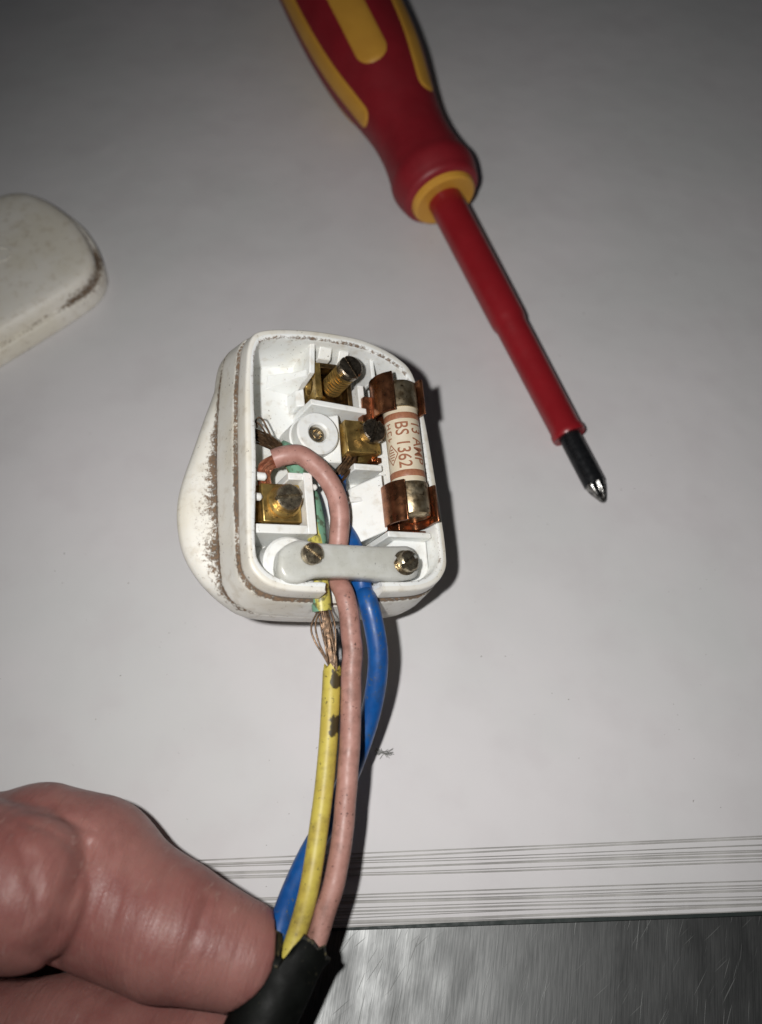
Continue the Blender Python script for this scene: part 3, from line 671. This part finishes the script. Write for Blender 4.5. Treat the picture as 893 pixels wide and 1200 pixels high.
# ================================================================== screwdriver
T0 = Vector((49.1, 1.6, 1.7)); AD = Vector((-.402, 1.0, 0)).normalized(); AD = (AD+Vector((0, 0, .100))).normalized()
drv = empty('screwdriver', T0, 'red and yellow insulated cross-tip screwdriver lying on the paper', 'screwdriver')
def AX(s): return T0+AD*s
ad, au, av = basis(AD)
def turned(name, prof, mat, parent, n=40, **k):
    mb = MB(); mb.lathe(prof, T0, AD, n); return mb.build(name, mat, parent, T0, **k)
# cross tip: four flutes ground into a cone
mb = MB(); n = 40; vs = []; prof = [(.35, 0), (.75, .35), (1.3, 1.4), (1.9, 2.7), (2.3, 3.8), (2.45, 5.2), (2.45, 7.5)]
for r, h in prof:
    for k in range(n):
        a = 2*math.pi*k/n; fl_ = .55*max(0, 1-h/7.0)*(.5+.5*math.cos(4*a+.8))**2
        vs.append(T0+AD*h+(au*math.cos(a)+av*math.sin(a))*r*(1-fl_))
mb.add(vs, [(q*n+k, q*n+(k+1) % n, (q+1)*n+(k+1) % n, (q+1)*n+k) for q in range(len(prof)-1) for k in range(n)]+[tuple(reversed(range(n))), tuple(range((len(prof)-1)*n, len(prof)*n))])
mb.build('cross_tip', 'tip_steel', drv, T0, angle=40)
turned('blade', [(2.47, 4.6), (2.5, 5.0), (2.5, 20)], 'black_blade', drv)
turned('sleeve', [(3.0, 17.4), (3.8, 17.2), (3.95, 17.6), (3.95, 18.6), (3.65, 19.4), (3.8, 48.5), (4.2, 50), (4.3, 51.5), (4.5, 90)], 'red_sleeve', drv)
HP = [(5.2, 89.6), (9.4, 90.3), (10.5, 92.5), (11.1, 95.2), (11.1, 97.2), (10.5, 100), (9.9, 104.5), (9.7, 109), (9.9, 114), (10.8, 120), (12.2, 127), (13.5, 134), (14.5, 143), (15.0, 153), (15.1, 165), (14.7, 180), (14.0, 192), (13.2, 200), (12.2, 206), (9.5, 210), (5, 212), (.5, 212.3)]
def hr(s):
    hs = [q[1] for q in HP]; return float(np.interp(s, hs, [q[0] for q in HP]))
pr = [(p.x, p.y) for p in spline([(a, b, 0) for a, b in HP], 6)]
handle = turned('handle', pr, 'red_grip', drv, 64, angle=60)
turned('collar_ring', [(4.8, 88.6), (7.6, 88.4), (8.2, 88.8), (8.5, 89.8), (8.6, 90.6)], 'yellow_grip', drv, 48)
rp = np.array([q[0] for q in pr]); sp_ = np.array([q[1] for q in pr]); od = sp_.argsort()
def inlay(phi, s0, s1, wd):
    """rounded-end strip lying on the handle surface, 0.35 mm proud"""
    mb = MB(); nu, nv = 60, 12; vs = []
    for i in range(nu+1):
        t = i/nu; s = s0+(s1-s0)*(1-math.cos(math.pi*t))/2
        e = min(s-s0, s1-s); hw = wd/2*(math.sqrt(max(0, 1-(1-min(1, e/(wd/2)))**2)))
        hw = max(hw, .05)
        r = float(np.interp(s, sp_[od], rp[od]))
        for j in range(nv+1):
            q = -1+2*j/nv; a = phi+q*hw/r
            lift = .42*(1-abs(q)**6)*min(1, e/1.0+.02)-.05
            vs.append(T0+AD*s+(au*math.cos(a)+av*math.sin(a))*(r+lift))
    mb.add(vs, [(i*(nv+1)+j, i*(nv+1)+j+1, (i+1)*(nv+1)+j+1, (i+1)*(nv+1)+j) for i in range(nu) for j in range(nv)])
    return mb.build('grip_inlay', 'yellow_grip', handle, T0, angle=70)
tc = cam.location/S-AX(140); up = math.atan2(tc.dot(av), tc.dot(au)); sg = math.copysign(1, (av*math.cos(up)-au*math.sin(up)).x)
for k in range(6):
    inlay(up+sg*math.radians(6)+k*math.pi/3, 127 if k % 2 == 0 else 117, 200, 8.8 if k % 2 == 0 else 6.0)

# ================================================================== lint on the paper
def fluff(x, y, n, L, seed):
    rs = random.Random(seed); mb = MB()
    for k in range(n):
        p = Vector((x+rs.uniform(-.5, .5), y+rs.uniform(-.25, .25), .25)); a = rs.gauss(-.1, .28)+math.pi*(k % 2)
        q = [p]
        for i in range(4):
            a += rs.uniform(-.4, .4); q.append(q[-1]+Vector((math.cos(a), math.sin(a), rs.uniform(-.2, .25)))*L/4); q[-1].z = max(q[-1].z, .1)
        mb.tube(spline(q, 4), .05, 5)
    return mb.build('lint', 'lint', origin=(x, y, 0))
tag(fluff(-3.4, -50.8, 18, 1.4, 1), 'small pale tuft of lint in the shadow beside the wires', 'lint')
tag(fluff(.6, -53.0, 26, 1.5, 2), 'dark wisp of lint on the paper right of the wires', 'lint')

# ================================================================== hand
def capsule(P, a, b, ra, rb):
    a, b = np.array(a, float), np.array(b, float); ab = b-a; t = np.clip(((P-a) @ ab)/(ab @ ab), 0, 1)
    return np.linalg.norm(P-a-t[..., None]*ab, axis=-1)-(ra+(rb-ra)*t)
def smin(a, b, k):
    h = np.clip(.5+.5*(b-a)/k, 0, 1); return b+(a-b)*h-k*h*(1-h)
def hand_field(P):
    D = capsule(P, (-48, -79.5, 16.8), (-34.5, -85.6, 19), 12.4, 10.9)
    D = smin(D, capsule(P, (-34.5, -85.6, 19), (-23, -89.3, 17.0), 10.9, 8.6), .6)
    D = smin(D, capsule(P, (-56, -74.2, 20), (-49, -75.5, 19), 11.2, 10.4), 5)
    Pp = capsule(P, (-82, -78, 25), (-56.2, -80.6, 27.2), 15, 12.2)
    th = smin(D, Pp, .7)
    back = capsule(P, (-66, -75, 17), (-48, -75.6, 16), 11, 10.0)
    th = smin(th, back, 3)
    th = smin(th, capsule(P, (-82, -80, 24), (-97, -106, 18), 15, 17), 8)
    def finger(pts, rad, k=2.5):
        f = None
        for (p, q, ra, rb) in zip(pts[:-1], pts[1:], rad[:-1], rad[1:]):
            c = capsule(P, p, q, ra, rb); f = c if f is None else smin(f, c, k)
        return f
    ix = finger([(-100, -110, 10), (-78, -103.2, 5), (-52, -102.2, 4.5), (-30, -104.5, 5), (-20, -108, 7.0)], [11, 10.5, 10.2, 9.0, 7.6])
    md = finger([(-103, -122, 10), (-72, -120.5, 5), (-45, -123, 3.5), (-26, -119, 6)], [11, 10, 9.2, 8])
    rg = finger([(-105, -135, 10), (-76, -137.5, 5), (-54, -139, 4), (-40, -133, 7)], [11, 9.6, 8.8, 7.8])
    lt_ = finger([(-107, -147, 10), (-84, -152.5, 5), (-66, -152, 4), (-56, -147, 7)], [10.5, 8.6, 7.8, 7])
    palm = smin(capsule(P, (-103, -110, 12), (-108, -148, 11), 15, 14), capsule(P, (-112, -130, 13), (-150, -150, 16), 19, 20), 10)
    palm = smin(palm, capsule(P, (-150, -150, 16), (-205, -178, 20), 20, 23), 6)
    h = smin(palm, th, 4)
    for f in (ix, md, rg, lt_): h = smin(h, f, .9)
    # the flex presses into the finger pads
    shp = [np.array(p) for p in [(-12.6, -85.6, 17.2)]+SH[1:7]]
    c = None
    for p, q in zip(shp[:-1], shp[1:]):
        e = capsule(P, p, q, SR+.05, SR+.05); c = e if c is None else np.minimum(c, e)
    h = -smin(-h, c, .8)
    top = np.clip((P[..., 2]-14)/6, 0, 1)
    sel = (np.abs(h) < 4) & (P[..., 0] > -64) & (P[..., 2] > 14); near = P[sel][:, :2]
    for A, wd, pts in CREASE:
        d = None
        for p, q in zip(pts[:-1], pts[1:]):
            p, q = np.array(p), np.array(q); v = q-p; t = np.clip(((near-p) @ v)/(v @ v), 0, 1)
            e = np.linalg.norm(near-p-t[..., None]*v, axis=-1); d = e if d is None else np.minimum(d, e)
        h[sel] += A*np.exp(-(d/wd)**2)*top[sel]
    return h
CREASE = [(.8, 1.1, [(-45.8, -74.6), (-45.6, -76.3), (-45.8, -80.3), (-47.4, -86.3), (-50.4, -90.0)]),
          (0.28, 0.43, [(-47.0, -74.9), (-46.1, -77.9), (-46.1, -82.0)]), (0.47, 0.56, [(-51.3, -76.7), (-50.0, -80.9), (-49.5, -84.9)]), (0.43, 0.56, [(-55.2, -73.1), (-52.4, -77.3), (-50.8, -81.4)]),
          (0.27, 0.43, [(-39.7, -74.5), (-39.3, -80.7), (-40.5, -85.5)]), (0.40, 0.56, [(-27.1, -81.7), (-27.7, -85.9), (-29.7, -90.9)]), (0.21, 0.37, [(-36.9, -77.0), (-37.1, -81.3)]),
          (0.33, 0.50, [(-54.7, -69.7), (-50.0, -70.5), (-45.2, -72.4)]), (0.24, 0.37, [(-42.0, -73.9), (-41.4, -77.0), (-41.7, -80.7)]), (0.21, 0.43, [(-34.3, -78.1), (-34.2, -81.8), (-34.7, -86.0)]), (0.24, 0.43, [(-55.1, -71.9), (-50.4, -73.1), (-46.9, -75.2)])]
gx = np.r_[np.arange(-200, -86, 1.5), np.arange(-86, -6, .44)]        # fine cells where the thumb is seen, coarse ones beyond
gy = np.r_[np.arange(-192, -114, 1.5), np.arange(-114, -58, .44)]
gz = np.r_[np.arange(-7.4, 12, .9), np.arange(12, 43, .5)]
dims = (len(gx), len(gy), len(gz))
Fd = np.empty(dims, np.float32)
for i0 in range(0, dims[0], 30):
    Q = np.stack(np.meshgrid(gx[i0:i0+30], gy, gz, indexing='ij'), -1); Fd[i0:i0+30] = hand_field(Q)
def surface_nets(F):
    ins = F < 0; n = np.array(F.shape)-1
    acc = np.zeros((*n, 3)); cnt = np.zeros(n)
    crn = [(i, j, k) for i in (0, 1) for j in (0, 1) for k in (0, 1)]
    sub = lambda c: tuple(slice(c[q], c[q]+n[q]) for q in range(3))
    for c in crn:
        for ax_ in range(3):
            if c[ax_]: continue
            e = list(c); e[ax_] = 1
            a, b = F[sub(c)], F[sub(e)]; x = (a < 0) != (b < 0)
            t = np.where(x, a/np.where(x, a-b, 1), 0)
            for q in range(3): acc[..., q] += np.where(x, c[q]+(t if q == ax_ else 0), 0)
            cnt += x
    m = cnt > 0; idx = -np.ones(n, int); idx[m] = np.arange(m.sum())
    pos = acc[m]/cnt[m][:, None]+np.argwhere(m)
    pos = np.stack([np.interp(pos[:, q], np.arange(F.shape[q]), ax_c) for q, ax_c in enumerate((gx, gy, gz))], 1)
    faces = []
    for ax_ in range(3):
        o1, o2 = [q for q in range(3) if q != ax_]
        a = [slice(None)]*3; b = [slice(None)]*3; a[ax_] = slice(0, -1); b[ax_] = slice(1, None)
        x = np.argwhere(ins[tuple(a)] != ins[tuple(b)])
        x = x[(x[:, o1] > 0) & (x[:, o2] > 0) & (x[:, o1] < n[o1]) & (x[:, o2] < n[o2])]
        def at(d1, d2):
            y = x.copy(); y[:, o1] -= d1; y[:, o2] -= d2; return idx[y[:, 0], y[:, 1], y[:, 2]]
        q4 = np.stack([at(0, 0), at(1, 0), at(1, 1), at(0, 1)], 1); faces.append(q4)
    return pos, np.concatenate(faces)
pos, fcs = surface_nets(Fd)
me = bpy.data.meshes.new('hand'); HO = np.array([-52, -86, 0.])
me.from_pydata(((pos-HO)*S).tolist(), [], fcs.tolist())
bm = bmesh.new(); bm.from_mesh(me); bmesh.ops.recalc_face_normals(bm, faces=bm.faces)
for _ in range(4): bmesh.ops.smooth_vert(bm, verts=bm.verts, factor=.5, use_axis_x=True, use_axis_y=True, use_axis_z=True)
bm.to_mesh(me); bm.free(); me.shade_smooth(); me.materials.append(M['skin'])
hand = bpy.data.objects.new('hand', me); COL.objects.link(hand); hand.location = Vector(HO)*S
tag(hand, 'bare hand pinching the black flex between bent thumb and finger', 'hand')
